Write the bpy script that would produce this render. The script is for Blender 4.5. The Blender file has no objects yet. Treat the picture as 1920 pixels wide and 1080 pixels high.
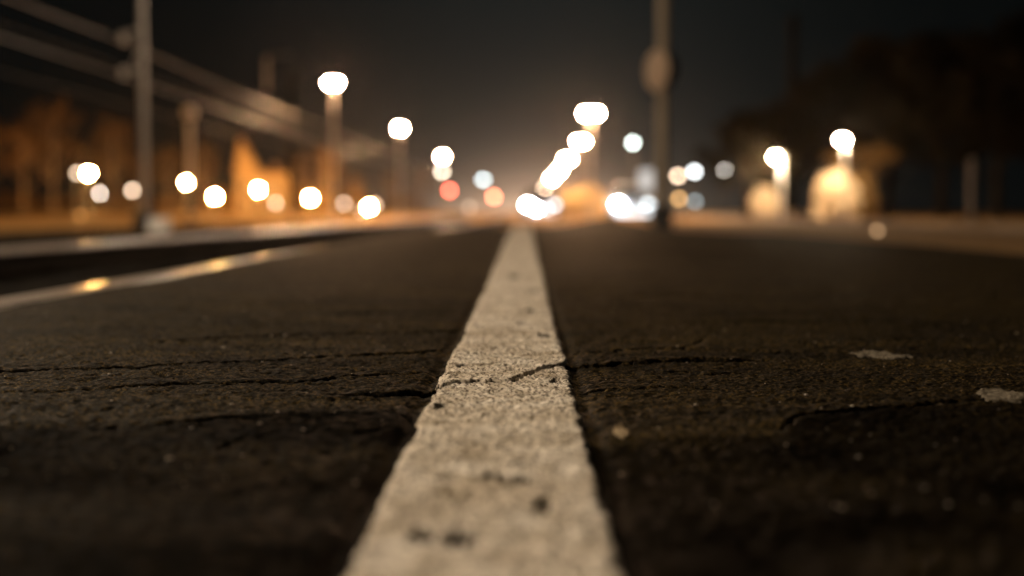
import bpy, math, random
import numpy as np
from mathutils import Vector, Matrix, Euler
random.seed(7)
RNG = np.random.default_rng(11)
S = bpy.context.scene
COL = S.collection
R = math.radians

# ------------------------------------------------------------------ camera
F = 50.0 / 36.0 * 1920.0          # focal length in photo pixels
CAMZ = 0.154
cam_d = bpy.data.cameras.new("camera")
cam = bpy.data.objects.new("camera", cam_d)
COL.objects.link(cam)
cam_d.lens = 50.0
cam_d.sensor_width = 36.0
cam_d.clip_start = 0.05
cam_d.clip_end = 3000.0
cam.location = (0, 0, CAMZ)
cam.rotation_euler = Euler((R(90) - math.atan(142 / F), 0, math.atan(40 / F)), 'XYZ')
cam_d.dof.use_dof = True
cam_d.dof.focus_distance = 1.30
cam_d.dof.aperture_fstop = 2.9
cam_d.dof.aperture_blades = 0
S.camera = cam
CM = cam.rotation_euler.to_matrix()


def ray(px, py):
    return CM @ Vector(((px - 960) / F, -(py - 540) / F, -1.0))


def at(px, py, d):
    """world point seen at photo pixel px,py at the distance d along +Y"""
    v = ray(px, py)
    v = v * (d / v.y)
    return Vector((v.x, d, CAMZ + v.z))


def gr(px, py, z=0.0):
    v = ray(px, py)
    t = (z - CAMZ) / v.z
    return (v.x * t, v.y * t)


GZ = -0.15                         # level of the land around

# ------------------------------------------------------------------ render settings
S.render.engine = 'CYCLES'
S.cycles.use_adaptive_sampling = False
S.cycles.use_denoising = True
S.cycles.max_bounces = 5
S.cycles.diffuse_bounces = 2
S.cycles.glossy_bounces = 3
S.cycles.volume_bounces = 0
S.cycles.sample_clamp_indirect = 4.0
S.cycles.volume_step_rate = 4.0
S.view_settings.view_transform = 'Standard'
S.view_settings.look = 'None'
S.view_settings.exposure = 0.0
S.view_settings.gamma = 1.0


# ------------------------------------------------------------------ materials
def mat(name, color, rough=0.7, metal=0.0, spec=0.5, noise=None, bump=None):
    """noise = (scale, second colour, contrast); bump = (scale, strength)"""
    m = bpy.data.materials.new(name)
    m.use_nodes = True
    nt = m.node_tree
    b = nt.nodes['Principled BSDF']
    b.inputs['Base Color'].default_value = (*color, 1)
    b.inputs['Roughness'].default_value = rough
    b.inputs['Metallic'].default_value = metal
    b.inputs['Specular IOR Level'].default_value = spec
    tc = nt.nodes.new('ShaderNodeTexCoord')
    if noise:
        n = nt.nodes.new('ShaderNodeTexNoise')
        n.inputs['Scale'].default_value = noise[0]
        n.inputs['Detail'].default_value = 6
        nt.links.new(tc.outputs['Object'], n.inputs['Vector'])
        r = nt.nodes.new('ShaderNodeValToRGB')
        r.color_ramp.elements[0].position = 0.5 - noise[2]
        r.color_ramp.elements[1].position = 0.5 + noise[2]
        r.color_ramp.elements[0].color = (*color, 1)
        r.color_ramp.elements[1].color = (*noise[1], 1)
        nt.links.new(n.outputs['Fac'], r.inputs['Fac'])
        nt.links.new(r.outputs['Color'], b.inputs['Base Color'])
    if bump:
        n2 = nt.nodes.new('ShaderNodeTexNoise')
        n2.inputs['Scale'].default_value = bump[0]
        n2.inputs['Detail'].default_value = 4
        nt.links.new(tc.outputs['Object'], n2.inputs['Vector'])
        bm_ = nt.nodes.new('ShaderNodeBump')
        bm_.inputs['Strength'].default_value = bump[1]
        bm_.inputs['Distance'].default_value = 0.02
        nt.links.new(n2.outputs['Fac'], bm_.inputs['Height'])
        nt.links.new(bm_.outputs['Normal'], b.inputs['Normal'])
    return m


_em = {}


def glow(color, strength):
    k = (tuple(round(c, 3) for c in color), round(strength, 2))
    if k not in _em:
        m = bpy.data.materials.new("lamp_light")
        m.use_nodes = True
        nt = m.node_tree
        nt.nodes.remove(nt.nodes['Principled BSDF'])
        e = nt.nodes.new('ShaderNodeEmission')
        e.inputs['Color'].default_value = (*color, 1)
        e.inputs['Strength'].default_value = strength
        nt.links.new(e.outputs[0], nt.nodes['Material Output'].inputs['Surface'])
        _em[k] = m
    return _em[k]


STEEL = mat('galvanised_steel', (0.34, 0.31, 0.28), 0.5, 0.3, 0.5, (9, (0.22, 0.2, 0.18), 0.25))
DARKSTEEL = mat('dark_painted_steel', (0.05, 0.05, 0.05), 0.45, 0.2, 0.5, (6, (0.03, 0.03, 0.03), 0.2))
POLEGREY = mat('grey_pole_paint', (0.40, 0.33, 0.25), 0.6, 0, 0.3, (9, (0.32, 0.26, 0.19), 0.25))
PALE = mat('pale_paint', (0.72, 0.70, 0.66), 0.5, 0, 0.4, (7, (0.55, 0.52, 0.47), 0.3))
CABLE = mat('cable_copper', (0.34, 0.32, 0.30), 0.45, 0.6, 0.5, (3, (0.3, 0.28, 0.25), 0.3))
PORCELAIN = mat('porcelain', (0.6, 0.56, 0.5), 0.3, 0, 0.5, (12, (0.5, 0.45, 0.4), 0.3))
BLACK = mat('black_rubber', (0.02, 0.02, 0.02), 0.8, 0, 0.3, (15, (0.03, 0.03, 0.03), 0.3))
RIM = mat('alloy_rim', (0.5, 0.5, 0.52), 0.3, 0.9, 0.5, (8, (0.4, 0.4, 0.4), 0.3))
GLASS = mat('dark_car_glass', (0.02, 0.025, 0.03), 0.08, 0, 0.6, (2, (0.03, 0.03, 0.035), 0.3))
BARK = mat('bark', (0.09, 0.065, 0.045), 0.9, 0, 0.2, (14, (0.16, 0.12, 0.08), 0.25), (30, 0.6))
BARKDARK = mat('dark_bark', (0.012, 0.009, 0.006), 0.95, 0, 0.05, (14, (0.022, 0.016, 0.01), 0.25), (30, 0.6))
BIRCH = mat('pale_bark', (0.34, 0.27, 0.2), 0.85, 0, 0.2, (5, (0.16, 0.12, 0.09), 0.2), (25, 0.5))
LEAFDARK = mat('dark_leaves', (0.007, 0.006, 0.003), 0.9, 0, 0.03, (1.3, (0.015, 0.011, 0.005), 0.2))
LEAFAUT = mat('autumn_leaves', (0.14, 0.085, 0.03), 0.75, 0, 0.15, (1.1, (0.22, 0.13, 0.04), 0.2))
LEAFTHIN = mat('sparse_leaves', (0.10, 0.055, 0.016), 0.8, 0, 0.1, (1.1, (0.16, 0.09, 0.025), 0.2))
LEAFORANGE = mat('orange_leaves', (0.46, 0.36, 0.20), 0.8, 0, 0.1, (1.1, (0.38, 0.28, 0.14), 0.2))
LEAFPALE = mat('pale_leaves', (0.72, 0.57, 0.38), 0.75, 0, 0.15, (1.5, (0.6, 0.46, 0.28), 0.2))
STUCCO = mat('ochre_plaster', (0.5, 0.36, 0.2), 0.9, 0, 0.2, (1.2, (0.42, 0.29, 0.15), 0.25), (20, 0.3))
TILE = mat('brown_roof_tiles', (0.2, 0.12, 0.07), 0.8, 0, 0.2, (4, (0.28, 0.16, 0.09), 0.25), (16, 0.6))


# ------------------------------------------------------------------ mesh builder
class MB:
    def __init__(self):
        self.v, self.f = [], []

    def add(self, vs, fs):
        o = len(self.v)
        self.v += [tuple(p) for p in vs]
        self.f += [tuple(i + o for i in f) for f in fs]
        return self

    def box(self, c, s, rz=0.0, tx=1.0, ty=1.0):
        """centre, full size, turn, taper of the top in x and y"""
        x, y, z = s[0] / 2, s[1] / 2, s[2] / 2
        vs = []
        for (a, b, e) in ((-1, -1, -1), (1, -1, -1), (1, 1, -1), (-1, 1, -1), (-1, -1, 1), (1, -1, 1), (1, 1, 1), (-1, 1, 1)):
            k, l = (tx, ty) if e > 0 else (1, 1)
            px, py = a * x * k, b * y * l
            vs.append((c[0] + px * math.cos(rz) - py * math.sin(rz), c[1] + px * math.sin(rz) + py * math.cos(rz), c[2] + e * z))
        return self.add(vs, [(3, 2, 1, 0), (4, 5, 6, 7), (0, 1, 5, 4), (1, 2, 6, 5), (2, 3, 7, 6), (3, 0, 4, 7)])

    def tube(self, pts, rad, n=10, cap=True):
        pts = [Vector(p) for p in pts]
        if not hasattr(rad, '__len__'):
            rad = [rad] * len(pts)
        vs, fs = [], []
        up = Vector((0.013, 0.021, 1))
        for i, p in enumerate(pts):
            t = (pts[min(i + 1, len(pts) - 1)] - pts[max(i - 1, 0)]).normalized()
            a = t.cross(up)
            if a.length < 0.05:
                a = t.cross(Vector((0, 1, 0)))
            a.normalize()
            b = t.cross(a).normalized()
            for k in range(n):
                w = 2 * math.pi * k / n
                vs.append(p + (a * math.cos(w) + b * math.sin(w)) * rad[i])
        for i in range(len(pts) - 1):
            for k in range(n):
                k2 = (k + 1) % n
                fs.append((i * n + k, i * n + k2, (i + 1) * n + k2, (i + 1) * n + k))
        if cap:
            fs.append(tuple(range(n))[::-1])
            fs.append(tuple((len(pts) - 1) * n + k for k in range(n)))
        return self.add(vs, fs)

    def lathe(self, prof, c=(0, 0, 0), n=20):
        """prof = [(radius, z)] bottom to top"""
        vs, fs = [], []
        for (r, z) in prof:
            for k in range(n):
                w = 2 * math.pi * k / n
                vs.append((c[0] + r * math.cos(w), c[1] + r * math.sin(w), c[2] + z))
        for i in range(len(prof) - 1):
            for k in range(n):
                k2 = (k + 1) % n
                fs.append((i * n + k, i * n + k2, (i + 1) * n + k2, (i + 1) * n + k))
        fs.append(tuple(range(n))[::-1])
        fs.append(tuple((len(prof) - 1) * n + k for k in range(n)))
        return self.add(vs, fs)

    def ball(self, c, r, n=14, m=9, lo=-1.0, hi=1.0):
        """ellipsoid; lo..hi keep only part of its height"""
        if not hasattr(r, '__len__'):
            r = (r, r, r)
        vs, fs = [], []
        a0, a1 = math.asin(lo), math.asin(hi)
        for i in range(m + 1):
            a = a0 + (a1 - a0) * i / m
            for k in range(n):
                w = 2 * math.pi * k / n
                q = max(math.cos(a), 0.004)
                vs.append((c[0] + r[0] * q * math.cos(w), c[1] + r[1] * q * math.sin(w), c[2] + r[2] * math.sin(a)))
        for i in range(m):
            for k in range(n):
                k2 = (k + 1) % n
                fs.append((i * n + k, i * n + k2, (i + 1) * n + k2, (i + 1) * n + k))
        fs.append(tuple(range(n))[::-1])
        fs.append(tuple(m * n + k for k in range(n)))
        return self.add(vs, fs)

    def loft(self, rings):
        n = len(rings[0])
        vs = [p for r_ in rings for p in r_]
        fs = []
        for i in range(len(rings) - 1):
            for k in range(n):
                k2 = (k + 1) % n
                fs.append((i * n + k, (i + 1) * n + k, (i + 1) * n + k2, i * n + k2))
        fs.append(tuple(range(n)))
        fs.append(tuple((len(rings) - 1) * n + k for k in range(n))[::-1])
        return self.add(vs, fs)

    def mesh(self, name, material, smooth=True):
        me = bpy.data.meshes.new(name)
        me.from_pydata(self.v, [], self.f)
        me.materials.append(material)
        if smooth:
            me.shade_smooth()
            try:
                me.set_sharp_from_angle(angle=R(40))
            except Exception:
                pass
        me.update()
        return me

    def build(self, name, material, parent=None, smooth=True):
        return link(name, self.mesh(name, material, smooth), parent)


def link(name, me, parent=None, loc=None):
    o = bpy.data.objects.new(name, me)
    COL.objects.link(o)
    if parent is not None:
        o.parent = parent
    if loc is not None:
        o.location = loc
    return o


def tag(o, label=None, cat=None, group=None, kind=None):
    if label:
        o['label'] = label
    if cat:
        o['category'] = cat
    if group:
        o['group'] = group
    if kind:
        o['kind'] = kind
    return o


def thing(name, loc, label, cat, group=None, rz=0.0):
    o = bpy.data.objects.new(name, None)
    COL.objects.link(o)
    o.empty_display_size = 0.2
    o.location = loc
    o.rotation_euler = (0, 0, rz)
    return tag(o, label, cat, group)


def dup(root, loc, rz, label, scale=None, group=None):
    r = root.copy()
    COL.objects.link(r)
    r.location = loc
    r.rotation_euler = (0, 0, rz)
    r['label'] = label
    if group:
        r['group'] = group
    if scale is not None:
        r.scale = scale
    for ch in list(root.children):
        c = ch.copy()
        COL.objects.link(c)
        c.parent = r
        for g in list(ch.children):
            d = g.copy()
            COL.objects.link(d)
            d.parent = c
    return r


def grid_mesh(name, X, Y, Z, material, keep=None, grime_tone=None):
    """X, Y, Z are (rows, cols) arrays"""
    nr, nc = X.shape
    co = np.stack([X, Y, Z], -1).reshape(-1, 3).astype(np.float32)
    gv = None if grime_tone is None else grime_tone.reshape(-1).astype(np.float32)
    idx = np.arange(nr * nc, dtype=np.int32).reshape(nr, nc)
    q = np.stack([idx[:-1, :-1], idx[:-1, 1:], idx[1:, 1:], idx[1:, :-1]], -1).reshape(-1, 4)
    if keep is not None:
        kf = keep[:-1, :-1] | keep[:-1, 1:] | keep[1:, 1:] | keep[1:, :-1]
        q = q[kf.reshape(-1)]
        used = np.zeros(nr * nc, bool)
        used[q.reshape(-1)] = True
        remap = np.cumsum(used) - 1
        co = co[used]
        gv = None if gv is None else gv[used]
        q = remap[q].astype(np.int32)
    me = bpy.data.meshes.new(name)
    me.vertices.add(len(co))
    me.vertices.foreach_set('co', co.reshape(-1))
    me.loops.add(q.size)
    me.loops.foreach_set('vertex_index', q.reshape(-1).astype(np.int32))
    me.polygons.add(len(q))
    me.polygons.foreach_set('loop_start', np.arange(0, q.size, 4, dtype=np.int32))
    me.polygons.foreach_set('use_smooth', np.ones(len(q), dtype=bool))
    me.materials.append(material)
    if gv is not None:
        at_ = me.attributes.new('grime_tone', 'FLOAT', 'POINT')
        at_.data.foreach_set('value', gv)
    me.update(calc_edges=True)
    return me


# ------------------------------------------------------------------ noise for the asphalt
def _hash(ix, iy, seed):
    h = (ix.astype(np.int64) * 374761393 + iy.astype(np.int64) * 668265263 + seed * 974634777) & 0xFFFFFFFF
    h = ((h ^ (h >> 13)) * 1274126177) & 0xFFFFFFFF
    h = h ^ (h >> 16)
    return (h & 0xFFFF).astype(np.float32) / 65535.0


def vnoise(x, y, s, seed=0):
    x = x / s
    y = y / s
    ix, iy = np.floor(x), np.floor(y)
    fx, fy = (x - ix).astype(np.float32), (y - iy).astype(np.float32)
    fx = fx * fx * (3 - 2 * fx)
    fy = fy * fy * (3 - 2 * fy)
    a = _hash(ix, iy, seed)
    b = _hash(ix + 1, iy, seed)
    c = _hash(ix, iy + 1, seed)
    d = _hash(ix + 1, iy + 1, seed)
    return (a + (b - a) * fx) * (1 - fy) + (c + (d - c) * fx) * fy - 0.5


def sstep(a, b, x):
    t = np.clip((x - a) / (b - a), 0, 1)
    return t * t * (3 - 2 * t)


def line_centre(y):
    return -0.0165 - 0.0066 * y


def base_height(x, y):
    """the broad shape of the pavement: a slight rise to a crest nine metres out, a fall beyond, a cross-fall to the right"""
    rise = 0.047 * sstep(1.6, 9.2, y)
    fall = -0.17 * sstep(9.6, 21.0, y)
    rise = rise * (1 - 0.95 * sstep(0.35, 1.7, x)) * (1 - 0.35 * sstep(-0.3, -0.85, x))
    mound = 0.075 * np.exp(-((x - 0.60) / 0.30) ** 2 - ((y - 11.6) / 1.6) ** 2)
    return rise + fall + mound


# cracks, traced on the pavement surface (metres)
def trace(pts):
    return [gr_surf(*p) for p in pts]


def crack_lip(x, y):
    """the slab beyond a crack stands a little higher than the one before it"""
    out = np.zeros(x.shape, np.float32)
    for i, (pts, hw, dep) in enumerate(CRACKS):
        xs = np.array([p[0] for p in pts])
        ys = np.array([p[1] for p in pts])
        if np.any(np.diff(xs) <= 0):
            continue
        m = (x > xs[0]) & (x < xs[-1]) & (y > ys.min() - .05) & (y < ys.max() + .4)
        if not m.any():
            continue
        dy = y[m] - np.interp(x[m], xs, ys)
        ends = sstep(0, 0.03, x[m] - xs[0]) * sstep(0, 0.03, xs[-1] - x[m])
        out[m] += (0.0030 if i == 0 else 0.0012) * ends * np.where(dy > 0, np.exp(-np.maximum(dy, 0) / 0.07), 0) * sstep(-0.001, 0.004, dy)
    return out


def broad(x, y):
    near = 1 - sstep(5.0, 12.0, y)
    h = base_height(x, y).astype(np.float32)
    h = h + 0.006 * vnoise(x, y, 0.55, 1) * near
    h = h + 0.0042 * vnoise(x * 0.35, y, 0.17, 2) * near
    return h + 0.0018 * vnoise(x * 0.4, y, 0.06, 3) * near


def gr_surf(px, py):
    """where the ray through a photo pixel meets the uneven pavement"""
    v = ray(px, py)
    t = np.linspace(0.4, 12.0, 6000)
    x, y, z = v.x * t, v.y * t, CAMZ + v.z * t
    hit = np.nonzero(z <= broad(x, y))[0]
    i = hit[0] if len(hit) else len(t) - 1
    return (float(x[i]), float(y[i]))


CRACKS = [   # (points, half width, depth)
    (trace([(640, 742), (735, 741), (800, 737), (835, 729), (868, 725), (900, 722), (930, 724), (957, 725), (972, 717), (990, 711), (1003, 707), (1018, 698), (1040, 695), (1066, 691), (1110, 690), (1185, 686), (1290, 676), (1420, 677)]), 0.0036, 0.009),
    (trace([(-60, 700), (120, 694), (250, 691), (380, 682), (520, 676), (640, 668), (760, 664), (852, 655)]), 0.0026, 0.007),
    (trace([(1066, 663), (1150, 660), (1215, 655), (1290, 655), (1360, 657), (1470, 661)]), 0.0028, 0.008),
    (trace([(1285, 655), (1305, 645), (1322, 636)]), 0.002, 0.006),
    (trace([(60, 800), (200, 797), (330, 792), (400, 784), (480, 782)]), 0.0024, 0.008),
    (trace([(0, 735), (140, 730), (300, 722), (430, 717), (560, 716), (700, 706), (838, 699)]), 0.0018, 0.005),
    (trace([(1080, 735), (1160, 733), (1240, 726), (1330, 728)]), 0.0022, 0.006),
    (trace([(1470, 805), (1500, 776), (1620, 768), (1740, 756), (1840, 752), (1960, 756)]), 0.0026, 0.009),
    (trace([(420, 840), (460, 824), (520, 812)]), 0.002, 0.004),
    (trace([(1290, 605), (1420, 602), (1540, 606)]), 0.003, 0.006),
    (trace([(903, 723), (918, 734), (926, 741)]), 0.0012, 0.004),
    (trace([(560, 741), (620, 748), (700, 752)]), 0.0018, 0.005),
    (trace([(250, 691), (300, 703), (330, 712)]), 0.0018, 0.005),
    (trace([(1185, 686), (1240, 697), (1330, 702), (1400, 699)]), 0.0018, 0.005),
    (trace([(1150, 660), (1185, 668), (1200, 676)]), 0.0016, 0.004),
    (trace([(600, 590), (720, 586), (840, 588)]), 0.003, 0.006),
    (trace([(1080, 560), (1250, 556), (1420, 560)]), 0.004, 0.007),
    (trace([(300, 640), (420, 634), (560, 628), (720, 625), (860, 622)]), 0.0026, 0.006),
]


XS = 2.6                            # cracks are narrower measured across the strip than along it


def seg_dist(x, y, pts):
    best = np.full(x.shape, 9.0, np.float32)
    for (a, b) in zip(pts[:-1], pts[1:]):
        dx, dy = (b[0] - a[0]) * XS, b[1] - a[1]
        t = np.clip(((x - a[0]) * XS * dx + (y - a[1]) * dy) / (dx * dx + dy * dy + 1e-9), 0, 1)
        best = np.minimum(best, np.hypot((x - a[0]) * XS - t * dx, y - a[1] - t * dy))
    return best


def crack_depth(x, y):
    out = np.zeros(x.shape, np.float32)
    for (pts, hw, dep) in CRACKS:
        hw, dep = hw * 1.45, dep * 1.7
        xs = [p[0] for p in pts]
        ys = [p[1] for p in pts]
        m = (x > min(xs) - .03) & (x < max(xs) + .03) & (y > min(ys) - .03) & (y < max(ys) + .03)
        if not m.any():
            continue
        xx, yy = x[m], y[m]
        wx = xx + 0.010 * vnoise(xx, yy, 0.022, 31)
        wy = yy + 0.018 * vnoise(xx, yy, 0.06, 35) + 0.012 * vnoise(xx, yy, 0.025, 32) + 0.005 * vnoise(xx, yy, 0.006, 33)
        d = seg_dist(wx, wy, pts)
        w = hw * (0.6 + 1.0 * np.clip(vnoise(xx, yy, 0.05, 34) + 0.5, 0, 1))
        out[m] = np.maximum(out[m], dep * (1 - sstep(w * 0.7, w * 1.25, d)))
    return out


def pave_height(x, y, grain=True):
    near = 1 - sstep(5.0, 12.0, y)
    h = broad(x, y)
    u = np.abs(x - line_centre(y))
    h = h - 0.0035 * np.exp(-((u - 0.067) / 0.007) ** 2) * near
    h += 0.0008 * vnoise(x, y, 0.021, 4) * near
    h += crack_lip(x, y)
    h -= crack_depth(x, y)
    if grain:
        g = vnoise(x, y, 0.0065, 5)
        h += 0.0013 * np.maximum(g, -0.25) * near
        h += 0.0022 * vnoise(x, y, 0.0036, 6) * near
        pit = vnoise(x, y, 0.011, 7) + 0.5
        h -= 0.0016 * sstep(0.68, 0.95, pit) * near
    return h


def spaced(stops):
    """[(position, step)] -> positions whose step blends between the stops"""
    out = [stops[0][0]]
    ps = [s[0] for s in stops]
    st = [s[1] for s in stops]
    while out[-1] < ps[-1]:
        out.append(out[-1] + float(np.interp(out[-1], ps, st)))
    out[-1] = ps[-1]
    return np.array(out)


PL, PR, PY = -0.845, 1.80, 22.0    # pavement: left edge, right edge, far end


def add_grime_tone(nt, colour, b, dark):
    """dirt packed into cracks and chips, plus the darker near asphalt"""
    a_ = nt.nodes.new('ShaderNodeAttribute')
    a_.attribute_name = 'grime_tone'
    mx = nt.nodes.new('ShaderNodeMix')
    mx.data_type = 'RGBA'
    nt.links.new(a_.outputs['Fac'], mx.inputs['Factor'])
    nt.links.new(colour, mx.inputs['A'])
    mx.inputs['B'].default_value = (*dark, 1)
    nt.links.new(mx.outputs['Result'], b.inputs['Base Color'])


def asphalt_material():
    m = bpy.data.materials.new('asphalt')
    m.use_nodes = True
    nt = m.node_tree
    b = nt.nodes['Principled BSDF']
    tc = nt.nodes.new('ShaderNodeTexCoord')

    def noise(scale, detail=4, rough=0.6):
        n = nt.nodes.new('ShaderNodeTexNoise')
        n.inputs['Scale'].default_value = scale
        n.inputs['Detail'].default_value = detail
        n.inputs['Roughness'].default_value = rough
        nt.links.new(tc.outputs['Object'], n.inputs['Vector'])
        return n

    def ramp(src, stops):
        r = nt.nodes.new('ShaderNodeValToRGB')
        e = r.color_ramp.elements
        e[0].position, e[0].color = stops[0][0], (*stops[0][1], 1)
        e[1].position, e[1].color = stops[1][0], (*stops[1][1], 1)
        for (p, c) in stops[2:]:
            x = e.new(p)
            x.color = (*c, 1)
        nt.links.new(src, r.inputs['Fac'])
        return r
    mp_ = nt.nodes.new('ShaderNodeMapping')
    mp_.inputs['Scale'].default_value = (0.4, 1.15, 1.0)
    nt.links.new(tc.outputs['Object'], mp_.inputs['Vector'])
    bn = noise(7.0, 8, 0.68)
    nt.links.new(mp_.outputs['Vector'], bn.inputs['Vector'])
    big = ramp(bn.outputs['Fac'], [(0.36, (0.0045, 0.0033, 0.0017)), (0.64, (0.0190, 0.0136, 0.0045))])
    fine = ramp(noise(300, 2).outputs['Fac'], [(0.40, (0.25, 0.24, 0.22)), (0.56, (1.2, 1.15, 1.05)), (0.64, (6.5, 6.0, 5.0))])
    mx = nt.nodes.new('ShaderNodeMix')
    mx.data_type = 'RGBA'
    mx.blend_type = 'MULTIPLY'
    mx.inputs['Factor'].default_value = 1.0
    nt.links.new(big.outputs['Color'], mx.inputs['A'])
    nt.links.new(fine.outputs['Color'], mx.inputs['B'])
    add_grime_tone(nt, mx.outputs['Result'], b, (0.0012, 0.001, 0.0008))
    rr = ramp(noise(60, 5).outputs['Fac'], [(0.3, (0.56,) * 3), (0.7, (0.80,) * 3)])
    nt.links.new(rr.outputs['Color'], b.inputs['Roughness'])
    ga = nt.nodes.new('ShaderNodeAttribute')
    ga.attribute_name = 'grime_tone'
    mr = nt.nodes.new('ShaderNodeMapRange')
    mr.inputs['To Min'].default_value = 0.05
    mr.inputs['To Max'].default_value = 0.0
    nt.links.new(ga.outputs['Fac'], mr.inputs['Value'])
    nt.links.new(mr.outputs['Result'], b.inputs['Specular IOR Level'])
    bp = nt.nodes.new('ShaderNodeBump')
    bp.inputs['Strength'].default_value = 0.8
    bp.inputs['Distance'].default_value = 0.0012
    nt.links.new(noise(700, 3).outputs['Fac'], bp.inputs['Height'])
    nt.links.new(bp.outputs['Normal'], b.inputs['Normal'])
    return m


ASPHALT = asphalt_material()
xs = spaced([(PL, 0.006), (-0.55, 0.0035), (-0.42, 0.002), (0.42, 0.002), (0.55, 0.004), (1.0, 0.010), (PR, 0.02)])
ys = spaced([(-3.0, 0.08), (0.2, 0.03), (0.42, 0.004), (0.95, 0.0024), (1.05, 0.0016), (1.7, 0.0018), (2.4, 0.005), (4.5, 0.014), (8.5, 0.03), (12.0, 0.06), (PY, 0.3)])
X, Y = np.meshgrid(xs, ys)
Z = pave_height(X, Y)
G = np.clip(crack_depth(X, Y) / 0.006, 0, 1)
# asphalt coloured darker in front of the two long cracks nearest the camera
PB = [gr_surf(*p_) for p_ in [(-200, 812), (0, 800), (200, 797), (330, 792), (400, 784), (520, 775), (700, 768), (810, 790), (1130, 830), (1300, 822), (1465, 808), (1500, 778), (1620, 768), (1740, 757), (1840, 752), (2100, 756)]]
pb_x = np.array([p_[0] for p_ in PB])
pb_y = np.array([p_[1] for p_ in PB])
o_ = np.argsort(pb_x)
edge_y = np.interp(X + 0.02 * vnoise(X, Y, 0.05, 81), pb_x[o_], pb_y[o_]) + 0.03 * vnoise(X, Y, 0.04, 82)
near_dark = (1 - sstep(-0.02, 0.012, Y - edge_y)) * (0.72 + 0.5 * vnoise(X, Y, 0.09, 83))
G = np.maximum(G, np.clip(near_dark, 0, 0.95))
# rounded lip and a skirt down to the land on each side
skx = np.concatenate([[PL - 0.004, PL - 0.002], xs, [PR + 0.012, PR + 0.014]])
X, Y = np.meshgrid(skx, ys)
Zs = np.empty(X.shape, np.float32)
Zs[:, 2:-2] = Z
Zs[:, 1] = Z[:, 0] - 0.010
Zs[:, 0] = GZ - 0.05
Zs[:, -2] = Z[:, -1] - 0.015
Zs[:, -1] = GZ - 0.05
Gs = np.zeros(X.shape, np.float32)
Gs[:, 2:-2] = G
pav = link('asphalt_pavement', grid_mesh('asphalt_pavement', X, Y, Zs, ASPHALT, grime_tone=Gs))
tag(pav, 'cracked dark asphalt strip carrying the white line', 'pavement', None, 'structure')


# ------------------------------------------------------------------ the painted line
CHIPS = []
for (px, py, rx, ry) in [(788, 1020, 30, 13), (862, 1023, 36, 15), (1018, 955, 20, 14), (935, 903, 34, 8), (980, 908, 22, 9), (823, 766, 18, 9),
                         (1022, 634, 16, 4), (980, 611, 12, 4), (996, 586, 14, 4), (832, 905, 20, 5),
                         (866, 690, 9, 4), (1040, 720, 9, 4), (1000, 548, 12, 3), (965, 520, 10, 3)]:
    c = gr_surf(px, py)
    e = gr(px + rx, py)
    c0 = gr(px, py)
    n = gr(px, py - ry)
    CHIPS.append((c[0], c[1], abs(e[0] - c0[0]), abs(n[1] - c0[1])))

LW = 0.0585
lx = np.arange(-0.078, 0.0781, 0.0011)
ly = spaced([(-1.5, 0.05), (0.3, 0.02), (0.42, 0.003), (0.95, 0.0018), (1.05, 0.0012), (1.6, 0.0013), (2.2, 0.003), (4.0, 0.008), (8.0, 0.02), (14.0, 0.06), (21.5, 0.2)])
LX, LY = np.meshgrid(lx, ly)
U = LX.copy()
LX = LX + line_centre(LY)
H = pave_height(LX, LY, grain=True)
edge = LW - np.abs(U) + 0.0036 * vnoise(LX * 0.5, LY, 0.035, 41) + 0.0030 * vnoise(LX, LY, 0.012, 42) + 0.0045 * vnoise(LX, LY, 0.005, 43)
edge = edge + 0.005 * vnoise(U * 0 + np.sign(U), LY, 0.16, 44)
mask = sstep(-0.0012, 0.0016, edge)
for (cx, cy, rx, ry) in CHIPS:
    q = np.hypot((LX - cx) / rx, (LY - cy) / ry) + 0.9 * vnoise(LX, LY, 0.006, 45) + 0.6 * vnoise(LX, LY, 0.0025, 46)
    mask = np.minimum(mask, sstep(0.75, 1.05, q))
wear = 1.05 * vnoise(LX, LY, 0.0042, 47) + 0.55 * vnoise(LX, LY, 0.0021, 48) + 0.35 * vnoise(LX, LY, 0.05, 49)
mask = np.minimum(mask, 1 - sstep(0.46, 0.58, wear))
mask = np.minimum(mask, 1 - sstep(0.15, 0.5, crack_depth(LX, LY) / 0.010))
lgr = np.maximum(1 - sstep(0.80, 1.0, mask) * 1.0, np.clip(crack_depth(LX, LY) / 0.006, 0, 1))
lgr = lgr * sstep(0.004, 0.010, LW - np.abs(U))
# soften the asphalt's own grain, keep cracks and undulation
Hs = pave_height(LX, LY, grain=False)
grn = 0.0024 * vnoise(LX, LY, 0.0048, 51) + 0.0019 * vnoise(LX, LY, 0.0026, 52)
top = Hs + 0.0030 + grn
LZ = np.where(mask > 0, top * mask + (H - 0.004) * (1 - mask), H - 0.004)


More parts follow.
